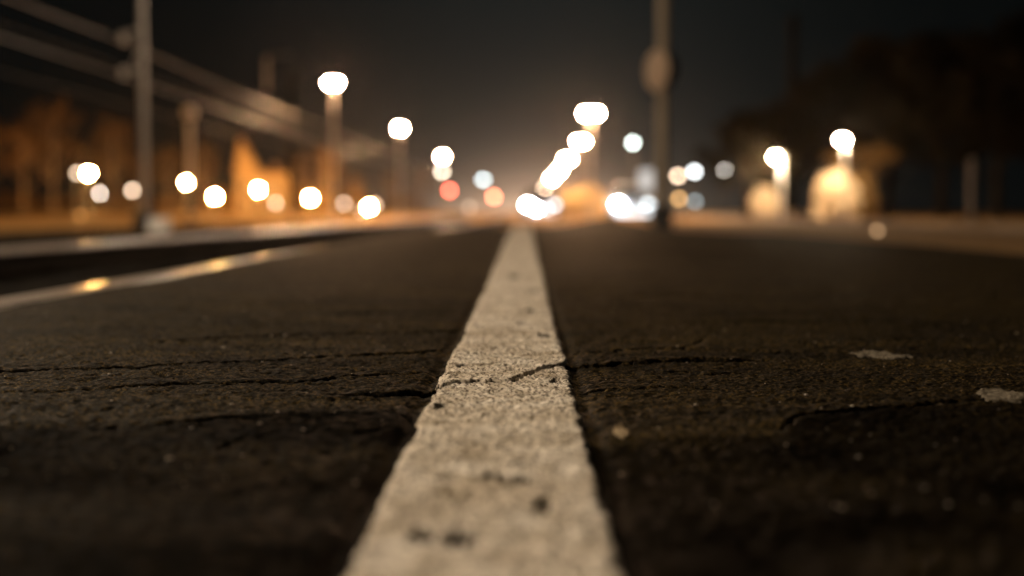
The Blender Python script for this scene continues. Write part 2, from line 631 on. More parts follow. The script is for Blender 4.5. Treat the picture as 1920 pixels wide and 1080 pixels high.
def paint_material():
    m = mat('white_road_paint', (0.66, 0.58, 0.46), 0.75, 0, 0.25)
    nt = m.node_tree
    b = nt.nodes['Principled BSDF']
    tc = nt.nodes.new('ShaderNodeTexCoord')
    cols = []
    for (sc, de, stops) in ((38, 6, [(0.36, (0.60, 0.53, 0.42)), (0.6, (0.92, 0.86, 0.76))]),
                            (360, 2, [(0.38, (0.16, 0.14, 0.12)), (0.50, (1.0, 1.0, 1.0))]),
                            (11, 5, [(0.3, (0.78, 0.74, 0.68)), (0.6, (1.0, 1.0, 1.0))])):
        n = nt.nodes.new('ShaderNodeTexNoise')
        n.inputs['Scale'].default_value = sc
        n.inputs['Detail'].default_value = de
        nt.links.new(tc.outputs['Object'], n.inputs['Vector'])
        r = nt.nodes.new('ShaderNodeValToRGB')
        for e, (p, c) in zip(r.color_ramp.elements, stops):
            e.position = p
            e.color = (*c, 1)
        nt.links.new(n.outputs['Fac'], r.inputs['Fac'])
        cols.append(r.outputs['Color'])
    cur = cols[0]
    for c in cols[1:]:
        mx = nt.nodes.new('ShaderNodeMix')
        mx.data_type = 'RGBA'
        mx.blend_type = 'MULTIPLY'
        mx.inputs['Factor'].default_value = 1.0
        nt.links.new(cur, mx.inputs['A'])
        nt.links.new(c, mx.inputs['B'])
        cur = mx.outputs['Result']
    add_grime_tone(nt, cur, b, (0.012, 0.009, 0.006))
    return m


PAINT = paint_material()
line = link('painted_line', grid_mesh('painted_line', LX, LY, LZ, PAINT, keep=(mask > 0.02), grime_tone=lgr))
tag(line, 'worn white painted line with chipped edges running along the dark asphalt', 'road marking')

# paint splashes, a scrap and loose grit on the asphalt
NIGHTBLACK = mat('black_mast_paint', (0.006, 0.006, 0.006), 0.9, 0, 0.02, (6, (0.004, 0.004, 0.004), 0.2))
SPLASH = mat('splashed_paint', (0.19, 0.165, 0.125), 0.85, 0, 0.1, (260, (0.07, 0.058, 0.04), 0.12))
LEAFM = mat('dry_leaf', (0.30, 0.235, 0.15), 0.8, 0, 0.2, (90, (0.3, 0.22, 0.12), 0.2))


def ground_spot(name, px, py, rx, ry, seed, label, cat, material, thick=0.0014):
    c = gr_surf(px, py)
    c0 = gr(px, py)
    e = gr(px + rx, py)
    n = gr(px, py - ry)
    ax, ay = abs(e[0] - c0[0]), abs(n[1] - c0[1])
    a = np.linspace(-1.35, 1.35, 70)
    A, B = np.meshgrid(a, a)
    sx, sy = c[0] + A * ax, c[1] + B * ay
    q = np.hypot(A, B) + 0.7 * vnoise(sx, sy, ax * 0.7, seed) + 0.5 * vnoise(sx, sy, 0.006, seed + 1)
    k = 1 - sstep(0.85, 1.0, q)
    z0 = pave_height(sx, sy)
    z = np.where(k > 0, (z0 + thick) * k + (z0 - 0.004) * (1 - k), z0 - 0.004)
    o = link(name, grid_mesh(name, sx - c[0], sy - c[1], z, material, keep=(k > 0.02)), None, (c[0], c[1], 0))
    return tag(o, label, cat)


ground_spot('paint_splash', 1640, 667, 50, 7, 61, 'small round pale splash of paint on the asphalt to the right of the line', 'paint splash', SPLASH)
ground_spot('paint_splash', 1890, 744, 58, 9, 63, 'larger pale splash of paint on the asphalt at the right border of the photo', 'paint splash', SPLASH)
ground_spot('dry_leaf', 1166, 812, 15, 7, 65, 'tiny pale scrap of dry leaf lying just right of the painted line', 'leaf', LEAFM, 0.0022)

gb = MB()
for i in range(330):
    y = 0.75 + 2.1 * random.random() ** 1.3
    x = (random.random() * 2 - 1) * (0.36 * y + 0.05)
    if abs(x - line_centre(y)) < 0.075 or x < PL + 0.05:
        continue
    s = 0.0007 + 0.0013 * random.random() ** 3
    z = float(pave_height(np.array([[x]]), np.array([[y]]))[0, 0])
    gb.ball((x, y, z + s * 0.4), (s * (0.7 + random.random()), s * (0.7 + random.random()), s * (0.5 + 0.4 * random.random())), 6, 4)
GRIT = mat('pale_grit', (0.26, 0.22, 0.17), 0.5, 0, 0.5, (200, (0.16, 0.13, 0.1), 0.1))
tag(gb.build('grit', GRIT), 'fine pale grit scattered over the asphalt', 'grit', None, 'stuff')

# ------------------------------------------------------------------ land, road, track bed
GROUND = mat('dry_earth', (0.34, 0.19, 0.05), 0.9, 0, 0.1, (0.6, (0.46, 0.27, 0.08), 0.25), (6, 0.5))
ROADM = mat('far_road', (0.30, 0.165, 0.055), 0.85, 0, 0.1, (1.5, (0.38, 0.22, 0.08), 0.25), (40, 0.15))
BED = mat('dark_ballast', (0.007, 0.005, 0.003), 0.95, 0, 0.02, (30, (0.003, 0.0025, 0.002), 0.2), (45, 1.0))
g = MB()
g.add([(-600, -60, GZ - 0.008), (600, -60, GZ - 0.008), (600, 900, GZ - 0.008), (-600, 900, GZ - 0.008)], [(0, 1, 2, 3)])
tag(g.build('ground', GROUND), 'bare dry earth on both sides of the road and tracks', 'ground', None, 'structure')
rd = MB()
rd.add([(PR + 0.02, -20, GZ), (7.2, -20, GZ), (7.2, 26, GZ), (8.0, 60, GZ), (8.0, 420, GZ), (-1.2, 420, GZ), (-1.2, 60, GZ), (0.4, 26, GZ), (0.4, 22.1, GZ), (PR + 0.02, 22.1, GZ)],
       [(0, 1, 2, 9), (9, 2, 7, 8), (2, 3, 6, 7), (3, 4, 5, 6)])
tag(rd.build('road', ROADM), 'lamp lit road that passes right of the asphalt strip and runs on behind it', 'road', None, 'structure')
kb = MB()
kb.tube([(7.3, -20, GZ + 0.05), (7.3, 26, GZ + 0.05), (8.1, 60, GZ + 0.05), (8.1, 300, GZ + 0.05)], 0.085, 8)
KERB = mat('kerb_stone', (0.33, 0.28, 0.22), 0.8, 0, 0.3, (4, (0.25, 0.21, 0.16), 0.25))
tag(kb.build('kerb', KERB), 'pale stone kerb on the far side of the road', 'kerb', None, 'structure')

# ballast bed with uneven stones
bx = np.linspace(-7.4, -0.86, 120)
by = spaced([(-2, 0.2), (1.5, 0.05), (12, 0.08), (36, 1.0)])
BX, BY = np.meshgrid(bx, by)
BZ = GZ + 0.004 + 0.03 * np.clip(vnoise(BX, BY, 0.09, 71) + 0.5, 0, 1) + 0.02 * vnoise(BX, BY, 0.6, 72)
BZ[:, 0] = GZ - 0.03
BZ = np.maximum(BZ, GZ + 0.003)
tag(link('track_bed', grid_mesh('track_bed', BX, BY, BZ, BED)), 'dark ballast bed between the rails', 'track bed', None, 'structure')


RAILSIDE = mat('dark_rail_web', (0.022, 0.015, 0.010), 0.85, 0.0, 0.1, (20, (0.012, 0.008, 0.006), 0.25))
RAILTOP = mat('polished_rail_head', (0.42, 0.36, 0.31), 0.33, 0.35, 0.5, (9, (0.30, 0.25, 0.21), 0.3), (60, 0.12))


rb_ = RAILTOP.node_tree.nodes['Principled BSDF']
rb_.inputs['Coat Weight'].default_value = 0.3
rb_.inputs['Coat Roughness'].default_value = 0.16


def make_rail(x, label):
    t = thing('rail', (x, 0, 0), label, 'rail', 'steel rails left of the asphalt strip')
    rows = [-2.0, 2, 6, 10, 15, 22, 30, 40, 52]
    pr = [(-0.065, -0.142), (0.065, -0.142), (0.065, -0.130), (0.012, -0.112), (0.010, -0.06), (0.03, -0.0242), (-0.03, -0.0242), (-0.010, -0.06), (-0.012, -0.112), (-0.065, -0.130)]
    m = MB()
    m.loft([[(a, y, b) for (a, b) in pr] for y in rows])
    m.build('rail_web', RAILSIDE, t, smooth=False)
    hd = [(-0.0525, -0.024), (0.0525, -0.024), (0.0525, -0.005), (0.045, -0.0008), (0.022, 0.0008), (-0.022, 0.0008), (-0.045, -0.0008), (-0.0525, -0.005)]
    m = MB()
    m.loft([[(a, y, b) for (a, b) in hd] for y in rows])
    m.build('rail_head', RAILTOP, t)
    return t


r0 = make_rail(-0.915, 'polished rail running along the left edge of the asphalt')
dup(r0, (-2.335, 0, 0), 0, 'second rail from the asphalt, beyond the black gap')

# ------------------------------------------------------------------ lamps
SOD = (1.0, 0.47, 0.13)
ROW = (1.0, 0.56, 0.29)
WARM = (1.0, 0.66, 0.36)
PEACH = (1.0, 0.72, 0.50)
WHITE = (1.0, 0.93, 0.84)
COOL = (0.80, 0.97, 1.0)
GREENISH = (0.74, 1.0, 0.86)
RED = (1.0, 0.13, 0.08)


def street_lamp(px, py, d, label, heads=1, colour=ROW, L=3000., head=(0.19, 0.12, 0.07), span=0.31, arm=0.0, group='tall street lamps along the road', pole_r=0.055, name='street_lamp', paint=STEEL):
    """tall lamp; the bowl sits at the photo's disc, the pole stands below (arm metres to the right when the head hangs on an arm)"""
    p = at(px, py, d)
    bx_ = p.x + arm
    t = thing(name, (bx_, d, GZ), label, 'street lamp', group)
    h = p.z - GZ
    MB().lathe([(pole_r * 2.2, 0), (pole_r * 2.2, 0.06), (pole_r * 1.5, 0.09), (pole_r * 1.4, 0.5), (pole_r, 0.55)], n=14).build('base', STEEL, t)
    offs = [-arm] if heads == 1 else [-span, span]
    top = h + 0.10
    MB().tube([(0, 0, 0.5), (0, 0, h * 0.6), (0, 0, top)], [pole_r, pole_r * 0.85, pole_r * 0.7], 12).build('pole', paint, t)
    for o in offs:
        if abs(o) > 0.02:
            MB().tube([(0, 0, top - 0.25), (o * 0.35, 0, top - 0.02), (o * 0.75, 0, top + 0.02), (o, 0, top - 0.02)], pole_r * 0.5, 8).build('arm', STEEL, t)
        hs = MB()
        hs.ball((o, 0, h + 0.005), (head[0] * 1.0, head[1] * 1.1, head[2] * 1.3), 16, 5, 0.40, 1.0)
        hd_ = hs.build('lamp_housing', DARKSTEEL, t)
        bl = MB()
        bl.ball((o, 0, h), head, 16, 8, -1.0, 0.35)
        bl.build('lamp_lens', glow(colour, L), hd_)
    return t


def post_lamp(px, py, d, label, colour=WHITE, L=300., r=None, group='small post lamps', cat='lamp', pole=PALE):
    p = at(px, py, d)
    if r is None:
        r = 4.2 / F * d
    h = p.z - GZ
    t = thing('post_lamp', (p.x, d, GZ), label, cat, group)
    pr = min(0.05, r * 0.3)
    lo = max(h - r, 0.05)
    MB().lathe([(pr * 2.0, 0), (pr * 2.0, lo * 0.04), (pr * 1.2, lo * 0.06), (pr, lo * 0.5), (pr * 0.9, lo)], n=10).build('post', pole, t)
    MB().lathe([(pr * 0.9, lo - 0.02), (r * 0.55, lo + r * 0.12), (r * 0.6, lo + r * 0.2)], n=12).build('collar', DARKSTEEL, t)
    MB().ball((0, 0, h), r, 14, 9).build('globe', glow(colour, L), t)
    MB().lathe([(r * 0.5, h + r * 0.9), (r * 0.45, h + r * 1.02), (r * 0.1, h + r * 1.12)], n=12).build('cap', DARKSTEEL, t)
    return t


# left row of street lamps, and two unseen ones outside the frame
street_lamp(625, 155, 52, 'nearest and tallest lit street lamp left of the line, below the dark sky', L=8000, heads=2, span=0.10, head=(0.11, 0.11, 0.09))
street_lamp(750, 240, 80, 'second street lamp of the left row, midway between its taller and lower neighbour', L=7000, head=(0.18, 0.13, 0.11))
street_lamp(830, 293, 120, 'third lit street lamp of the left row, just above a creamier lamp', L=6000, head=(0.20, 0.14, 0.10))
street_lamp(829, 321, 132, 'cream lamp right beneath the third street lamp of the left row', L=45, colour=(1.0, 0.85, 0.66), head=(0.2, 0.16, 0.16))
street_lamp(906, 336, 135, 'cool grey white street lamp above a red signal, left of the line', L=17, colour=COOL, head=(0.24, 0.2, 0.2))
KEY = (-4.6, 1.9)
for (lx_, ly_, lab, L_) in ((KEY[0], KEY[1], 'street lamp beside the camera that lights the painted line', 1900), (-7.3, 12.0, 'unseen fill lamp added left of the frame, between the camera and the overhead mast', 2300)):  # farther lamp added as fill for the sign pole
    t = thing('street_lamp', (lx_, ly_, GZ), lab, 'street lamp', 'tall street lamps along the road')
    MB().lathe([(0.12, 0), (0.12, 0.06), (0.08, 0.09), (0.075, 0.5), (0.055, 0.55)], n=14).build('base', STEEL, t)
    MB().tube([(0, 0, 0.5), (0, 0, 5.1)], [0.055, 0.034], 12).build('pole', STEEL, t)
    hd_ = MB().ball((0.0, 0, 5.005), (0.22, 0.16, 0.09), 16, 5, 0.02, 1.0).build('lamp_housing', DARKSTEEL, t)
    MB().ball((0.0, 0, 5.0), (0.2, 0.14, 0.13), 16, 7, -1.0, 0.0).build('lamp_lens', glow((1.0, 0.78, 0.55), L_), hd_)

street_lamp(-200, 110, 42, 'unseen fill lamp added on the bare earth beyond the left border', colour=SOD, L=1500, head=(0.2, 0.16, 0.1), group=None)  # added out of view to brighten the earth at left
# right row
street_lamp(1108, 212, 68, 'nearest twin headed street lamp of the right row, brightest of all', heads=2, span=0.24, head=(0.15, 0.14, 0.12), L=7000, pole_r=0.10, paint=STEEL)
street_lamp(1090, 265, 95, 'twin headed street lamp just below the brightest one', heads=2, span=0.16, head=(0.17, 0.14, 0.10), L=6000, pole_r=0.10, paint=STEEL)
street_lamp(1064, 298, 126, 'third twin headed street lamp of the right row, below the second', heads=2, span=0.12, head=(0.2, 0.17, 0.13), L=5000)
street_lamp(1049, 320, 142, 'fourth street lamp of the right row, merging with the third', heads=1, head=(0.24, 0.2, 0.16), L=6000)
street_lamp(1036, 334, 152, 'fifth and lowest lamp in the bright chain of the right row', heads=1, head=(0.24, 0.2, 0.16), L=6000)
street_lamp(1022, 352, 165, 'dim peach lamp under the low end of the bright chain', heads=1, head=(0.24, 0.2, 0.16), L=60, colour=PEACH)
post_lamp(1187, 268, 70, 'greenish white lamp alone in the dark sky left of the tall sign pole', (0.88, 1.0, 0.94), 21, 0.115, pole=DARKSTEEL)
post_lamp(1271, 330, 90, 'peach lamp just right of the tall sign pole', PEACH, 19, 0.15, pole=DARKSTEEL)
post_lamp(1302, 322, 95, 'white lamp second right from the tall sign pole', (0.93, 0.98, 1.0), 21, 0.15, pole=DARKSTEEL)
post_lamp(1358, 320, 95, 'cream lamp third right from the tall sign pole', WHITE, 21, 0.15, pole=DARKSTEEL)
street_lamp(1453, 295, 59, 'path lamp on an arm beside the smaller lit shrub', heads=1, arm=0.30, colour=(1.0, 0.72, 0.46), L=10000, head=(0.12, 0.1, 0.08), group='path lamps by the dark trees', pole_r=0.06, paint=PALE)
street_lamp(1580, 262, 50.5, 'path lamp on an arm above the large lit shrub', heads=1, arm=0.10, colour=(1.0, 0.72, 0.46), L=5500, head=(0.12, 0.1, 0.08), group='path lamps by the dark trees', pole_r=0.06, paint=PALE)

post_lamp(1273, 373, 85, 'dim amber lamp low beneath the peach lamp beside the sign pole', (1.0, 0.55, 0.2), 8.0, 0.15)
post_lamp(1303, 378, 92, 'faint grey lamp low beneath the white lamp right of the sign pole', COOL, 3.5, 0.15)
post_lamp(1645, 433, 20.5, 'tiny amber marker light on the road edge, lower right of the large lit shrub', (1.0, 0.6, 0.3), 4.0, 0.028)
# yard lamps on the left
post_lamp(166, 325, 146, 'brightest lamp of the leftmost pair among the bare trees', SOD, 5000)
post_lamp(145, 325, 165, 'dim peach lamp half hidden behind the leftmost bright lamp', PEACH, 12)
post_lamp(187, 363, 165, 'cream lamp below the leftmost bright lamp', (1.0, 0.82, 0.66), 26, 3.2 / F * 165)
post_lamp(248, 357, 165, 'peach lamp between the cream lamp and the overhead wire mast', PEACH, 15)
post_lamp(351, 343, 150, 'bright lamp in line with the pale unlit post', SOD, 5000)
post_lamp(403, 369, 190, 'bright lamp a little right and below of the pale unlit post', SOD, 5000)
post_lamp(484, 356, 172, 'bright lamp in front of the lit gabled house', SOD, 2300)
post_lamp(517, 381, 180, 'dim peach lamp low at the right of the lit gabled house', PEACH, 9)
post_lamp(582, 372, 205, 'bright lamp standing alone between two dim peach lamps', SOD, 5000)
post_lamp(645, 382, 205, 'dim peach lamp left of the lowest bright lamp', PEACH, 9)
post_lamp(692, 389, 215, 'lowest bright lamp of the left yard', SOD, 6000)
post_lamp(703, 384, 225, 'peach lamp peeking out behind the lowest bright lamp', PEACH, 9)
post_lamp(678, 396, 200, 'faint orange lamp at the foot of the lowest bright lamp', PEACH, 4)
post_lamp(880, 389, 130, 'faint grey brown lamp between the two red signals', PEACH, 3.4, 0.19)
post_lamp(151, 405, 60, 'faint orange marker lamp low by the rails at far left', SOD, 2.4, 0.09)


def rail_signal(px, py, d, label, L, colour=RED):
    p = at(px, py, d)
    h = p.z - GZ
    t = thing('rail_signal', (p.x, d, GZ), label, 'signal', 'red signals beside the tracks')
    r = 4.0 / F * d
    MB().lathe([(0.12, 0), (0.12, 0.05), (0.05, 0.08), (0.05, h - r * 1.8)], n=10).build('post', STEEL, t)
    MB().box((0, 0.14, h), (r * 3.2, 0.2, r * 3.6)).build('signal_box', DARKSTEEL, t, False)
    m = MB()
    m.ball((0, 0.03, h), (r, 0.05, r), 16, 8)
    m.build('red_lens', glow(colour, L), t)
    v = MB()
    pts = [(r * 1.15 * math.cos(a), -0.14, h + r * 1.15 * math.sin(a)) for a in np.linspace(0.2, math.pi - 0.2, 9)]
    pts2 = [(p_[0], 0.04, p_[2]) for p_ in pts]
    v.add(pts + pts2, [(i, i + 1, i + 10, i + 9) for i in range(8)])
    v.build('visor', DARKSTEEL, t)
    return t


rail_signal(843, 357, 125, 'red signal lamp under the cream lamp of the left row', 34)
rail_signal(926, 369, 135, 'brighter orange red signal lamp below the cool grey white lamp', 36, (1.0, 0.24, 0.12))

# ------------------------------------------------------------------ overhead line: masts and cables
WX = -10.6                          # wire offset; mast at d 38
MD = 30.0
mp = at(271, 398, MD)
mast = thing('overhead_mast', (mp.x, MD, GZ), 'tall steel mast at the left with brackets for the overhead cables', 'mast')
hm = 5.3
MB().lathe([(0.26, 0), (0.26, 0.25), (0.17, 0.3)], n=12).build('foundation', DARKSTEEL, mast)
MB().tube([(0, 0, 0.25), (0, 0, hm)], [0.075, 0.065], 14).build('pole', STEEL, mast)
W1 = at(232, 78, MD) - Vector((mp.x, MD, GZ))
W2 = at(232, 143, MD) - Vector((mp.x, MD, GZ))
MB().tube([(0, 0, W1.z + 0.25), (W1.x - 0.1, 0, W1.z + 0.12)], 0.05, 8).build('bracket_arm', STEEL, mast)
MB().tube([(0, 0, W2.z + 0.15), (W2.x - 0.1, 0, W2.z + 0.05)], 0.05, 8).build('bracket_arm', STEEL, mast)
MB().tube([(0, 0, W1.z - 0.1), (W2.x * 0.7, 0, W2.z + 0.1)], 0.03, 8).build('bracket_brace', STEEL, mast)
for w in (W1, W2):
    MB().lathe([(0.03, -0.12), (0.09, -0.1), (0.04, -0.06), (0.09, -0.02), (0.04, 0.02), (0.09, 0.06), (0.03, 0.1)], (w.x, 0, w.z + 0.08), 12).build('insulator', PORCELAIN, mast)


def cable(p, y0, y1, r, label, sag=0.15, spans=None):
    t = []
    span = 30.0
    n = int((y1 - y0) / 2.5)
    for i in range(n + 1):
        y = y0 + (y1 - y0) * i / n
        u = ((y - MD) / span) % 1.0
        t.append((0, y - MD, -sag * 4 * u * (1 - u)))
    o = MB().tube(t, r, 8).build('overhead_cable', CABLE)
    o.location = p
    return tag(o, label, 'cable', 'cables strung along the tracks')


hd_ = MB().ball((2.4, -0.8, 5.405), (0.28, 0.17, 0.09), 16, 5, 0.02, 1.0).build('lamp_housing', DARKSTEEL, mast)
MB().ball((2.4, -0.8, 5.40), (0.24, 0.14, 0.08), 16, 7, -1.0, 0.0).build('lamp_lens', glow((1.0, 0.76, 0.54), 480), hd_)
MB().tube([(0, 0, 5.2), (1.1, -0.37, 5.5), (2.3, -0.77, 5.46)], 0.03, 8).build('lamp_arm', STEEL, mast)
A1 = Vector((mp.x, MD, GZ)) + W1
A2 = Vector((mp.x, MD, GZ)) + W2
cable(A1, 6, 190, 0.011, 'upper overhead cable passing the mast just above its insulators', 0.10)
cable(A2, 6, 190, 0.011, 'lower bright overhead cable passing the mast below the upper one', 0.04)
cable(at(150, 172, MD), 6, 190, 0.0035, 'faint overhead cable further out, lowest of those at the left', 0.05)
cable(at(120, 95, MD) + Vector((0, 0, 0.1)), 6, 190, 0.003, 'thin faint overhead cable outside the lower bright one', 0.05)

m2p = at(548, 398, 92)
mast2 = thing('overhead_mast', (m2p.x, 92, GZ), 'dark mast standing left of the nearest left street lamp', 'mast')
MB().lathe([(0.3, 0), (0.3, 0.3), (0.2, 0.35)], n=12).build('foundation', KERB, mast2)
MB().tube([(0, 0, 0.3), (0, 0, 9.6)], [0.24, 0.18], 14).build('pole', NIGHTBLACK, mast2)
q = at(500, 140, 92) - Vector((m2p.x, 92, GZ))
MB().tube([(0, 0, q.z + 1.3), (q.x, 0, q.z + 1.2)], 0.07, 8).build('bracket_arm', DARKSTEEL, mast2)
MB().lathe([(0.08, -1.1), (0.16, -1.0), (0.1, -0.5), (0.16, 0), (0.1, 0.5), (0.16, 1.0), (0.06, 1.15)], (q.x, 0, q.z), 12).build('insulator', STEEL, mast2)

# pale unlit post with a round head
bp_ = at(355, 212, 46)
pb = thing('unlit_post', (bp_.x, 46, GZ), 'pale post with a round unlit head between the mast and the lit house', 'post')
hb = bp_.z - GZ
MB().lathe([(0.16, 0), (0.16, 0.12), (0.1, 0.16), (0.09, 1.2)], n=14).build('base', DARKSTEEL, pb)
MB().tube([(0, 0, 1.2), (0, 0, hb - 0.2)], [0.085, 0.08], 14).build('pole', PALE, pb)
MB().ball((0, 0, hb), 0.22, 16, 10).build('round_head', PORCELAIN, pb)
MB().lathe([(0.12, hb - 0.28), (0.16, hb - 0.2), (0.14, hb - 0.14)], n=14).build('collar', DARKSTEEL, pb)

# ------------------------------------------------------------------ tall sign pole on the right end of the pavement
sp = at(1241, 398, 19.0)
sgn = thing('sign_pole', (sp.x, 19.0, GZ), 'tall grey pole with two round signs near its top, at the end of the asphalt', 'sign pole')
MB().lathe([(0.17, 0), (0.17, 0.05), (0.15, 0.07), (0.15, 0.36), (0.09, 0.40)], n=14).build('base', DARKSTEEL, sgn)
MB().tube([(0, 0, 0.38), (0, 0, 3.6)], [0.082, 0.075], 16).build('pole', POLEGREY, sgn)
sz = at(1241, 134, 19.0).z - GZ


def disc(rad, th, c, yaw, n=28):
    m = MB()
    a, b = Vector((math.cos(yaw), math.sin(yaw), 0)), Vector((0, 0, 1))
    nn = Vector((-math.sin(yaw), math.cos(yaw), 0))
    rings = []
    for (rr, oo) in ((rad * 0.97, -th / 2), (rad, -th / 4), (rad, th / 4), (rad * 0.97, th / 2)):
        rings.append([Vector(c) + (a * math.cos(2 * math.pi * k / n) + b * math.sin(2 * math.pi * k / n)) * rr + nn * oo for k in range(n)])
    m.loft(rings)
    return m


SIGNBACK = mat('sign_back', (0.66, 0.48, 0.34), 0.6, 0.0, 0.4, (5, (0.52, 0.37, 0.26), 0.3))
disc(0.27, 0.02, (-0.09, -0.13, sz), R(-60)).build('round_sign', SIGNBACK, sgn)
disc(0.19, 0.02, (0.12, -0.05, sz + 0.03), R(60)).build('round_sign', DARKSTEEL, sgn)
MB().box((0, -0.08, sz + 0.1), (0.22, 0.05, 0.04)).box((0, -0.08, sz - 0.1), (0.22, 0.05, 0.04)).build('clamp', STEEL, sgn, False)

# other upright things
up = at(1484, 398, 70)
um = thing('dark_mast', (up.x, 70, GZ), 'faint dark mast rising behind the trees at the right', 'mast')
MB().lathe([(0.4, 0), (0.4, 0.3), (0.3, 0.35)], n=12).build('foundation', KERB, um)
MB().tube([(0, 0, 0.3), (0, 0, 9.9)], [0.26, 0.20], 14).build('pole', NIGHTBLACK, um)
MB().box((0, 0, 9.4), (0.6, 0.6, 0.12)).build('platform', NIGHTBLACK, um, False)
gp = at(1822, 398, 34)
gpo = thing('grey_post', (gp.x, 34, GZ), 'dim slim post in front of the dark trees at far right', 'post')
MB().lathe([(0.11, 0), (0.11, 0.1), (0.08, 0.12), (0.07, 1.5)], n=12).build('pole', STEEL, gpo)
MB().lathe([(0.09, 1.5), (0.09, 1.54), (0.02, 1.6)], n=12).build('cap', STEEL, gpo)

cb = at(298, 398, 18.5)
cab = thing('relay_cabinet', (cb.x, 18.5, GZ), 'small pale cabinet standing low beside the tracks near the mast', 'cabinet')
MB().box((0, 0, 0.03), (0.27, 0.2, 0.06)).build('plinth', KERB, cab, False)
MB().box((0, 0, 0.145), (0.25, 0.18, 0.17)).build('housing', PALE, cab, False)
MB().box((0, -0.0925, 0.145), (0.22, 0.005, 0.145)).build('door', PALE, cab, False)
MB().box((0, 0, 0.236), (0.28, 0.21, 0.012), 0, 0.9, 0.9).build('roof', STEEL, cab, False)

wb = at(1211, 338, 50)
sb = thing('glow_board', (wb.x, 50, GZ), 'pale upright sign with added glow, just left of the tall sign pole, above a car', 'sign')
hw = wb.z - GZ
for s_ in (-0.16, 0.16):
    MB().tube([(s_, 0.03, 0), (s_, 0.03, hw + 0.3)], 0.025, 8).build('leg', STEEL, sb)
MB().box((0, 0, hw), (0.46, 0.03, 0.72)).build('panel', glow((1.0, 0.93, 0.86), 0.75), sb, False)  # emission stands in for light falling on the board


# ------------------------------------------------------------------ cars
def make_car(label, paint, L1, L2, colour, F1, F2, bar):
    t = thing('car', (0, 0, 0), label, 'car', 'cars driving towards the camera')
    hwid = 0.86
    # (y, bottom, top, half width): y = 0 is the nose, the car points to -Y
    st = [(0.00, 0.38, 0.62, 0.66), (0.10, 0.26, 0.74, 0.78), (0.5, 0.22, 0.84, 0.85), (1.1, 0.2, 0.93, 0.87), (2.2, 0.2, 0.96, 0.88), (3.3, 0.2, 0.97, 0.87), (3.9, 0.24, 0.95, 0.83), (4.15, 0.36, 0.86, 0.74)]
    rings = []
    for (y, b, tp, w) in st:
        rings.append([(-w * 0.92, y, b), (w * 0.92, y, b), (w, y, b + 0.14), (w, y, tp - 0.16), (w * 0.9, y, tp - 0.04), (w * 0.6, y, tp), (-w * 0.6, y, tp), (-w * 0.9, y, tp - 0.04), (-w, y, tp - 0.16), (-w, y, b + 0.14)])
    m = MB()
    m.loft(rings)
    body = m.build('body', paint, t)
    rf = MB()
    rf.loft([[(-w, y, z), (w, y, z), (w * 0.9, y, z + 0.05), (-w * 0.9, y, z + 0.05)] for (y, z, w) in ((1.75, 1.36, 0.56), (2.1, 1.40, 0.6), (2.7, 1.40, 0.6), (3.1, 1.36, 0.56))])
    rf.build('roof', paint, t)
    wn = MB()
    wn.loft([[(-w, y, z0), (w, y, z0), (w2, y2, z1), (-w2, y2, z1)] for (y, z0, w, y2, z1, w2) in ((1.05, 0.90, 0.78, 1.75, 1.37, 0.55), (1.09, 0.90, 0.78, 1.79, 1.37, 0.55))])
    wn.build('windscreen', GLASS, t)
    sg = MB()
    sg.loft([[(-0.80, 1.15, 0.92), (0.80, 1.15, 0.92), (0.56, 1.82, 1.36), (-0.56, 1.82, 1.36)], [(-0.81, 2.2, 0.93), (0.81, 2.2, 0.93), (0.59, 2.2, 1.39), (-0.59, 2.2, 1.39)], [(-0.80, 3.6, 0.93), (0.80, 3.6, 0.93), (0.55, 3.05, 1.36), (-0.55, 3.05, 1.36)]])
    sg.build('side_windows', GLASS, t)
    MB().box((0, -0.01, 0.52), (0.72, 0.05, 0.14)).build('grille', DARKSTEEL, t, False)
    MB().box((0, -0.062, 0.36), (0.40, 0.02, 0.035)).build('number_plate', PALE, t, False)
    MB().box((0, 0.0, 0.37), (1.5, 0.1, 0.26), 0, 0.98, 0.8).build('bumper', paint, t, False)
    for s_ in (-1, 1):
        MB().box((s_ * 0.94, 1.25, 0.98), (0.16, 0.1, 0.11)).build('mirror', paint, t, False)
        for y in (0.80, 3.35):
            tw = MB()
            tw.tube([(s_ * 0.66, y, 0.31), (s_ * 0.885, y, 0.31)], 0.31, 24)
            wo = tw.build('wheel', BLACK, t)
            MB().tube([(s_ * 0.84, y, 0.31), (s_ * 0.893, y, 0.31)], 0.2, 20).build('rim', RIM, wo)
        MB().ball((s_ * 0.24, -0.06, 0.45), (0.13, 0.09, 0.07), 14, 8).build('fog_light', glow(colour, F1 if s_ < 0 else F2), t)
        MB().box((s_ * 0.36, -0.065, 0.27), (0.66, 0.03, 0.13)).build('front_glow', glow(colour, bar), t, False)  # added glowing strip, stands in for light on the bumper and road
        hl = MB()
        hl.ball((s_ * 0.62, -0.06, 0.64), (0.15, 0.12, 0.10), 14, 8)
        hl.build('headlight', glow(colour, L1 if s_ < 0 else L2), t)
    return t


CARPAINT = mat('pale_blue_car_paint', (0.58, 0.64, 0.70), 0.35, 0.0, 0.5, (2, (0.52, 0.58, 0.64), 0.3))
CARDARK = mat('dark_car_paint', (0.06, 0.06, 0.07), 0.3, 0.2, 0.5, (2, (0.04, 0.04, 0.05), 0.3))
HEAD = (0.86, 0.95, 1.0)
a = at(1187, 398, 58)
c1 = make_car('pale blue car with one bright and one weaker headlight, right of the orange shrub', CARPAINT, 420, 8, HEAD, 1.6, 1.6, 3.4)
c1.location = (a.x, 58, GZ)
a = at(1015, 398, 66)
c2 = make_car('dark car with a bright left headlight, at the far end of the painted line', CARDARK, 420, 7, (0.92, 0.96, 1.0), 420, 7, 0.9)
c2.location = (a.x, 66, GZ)



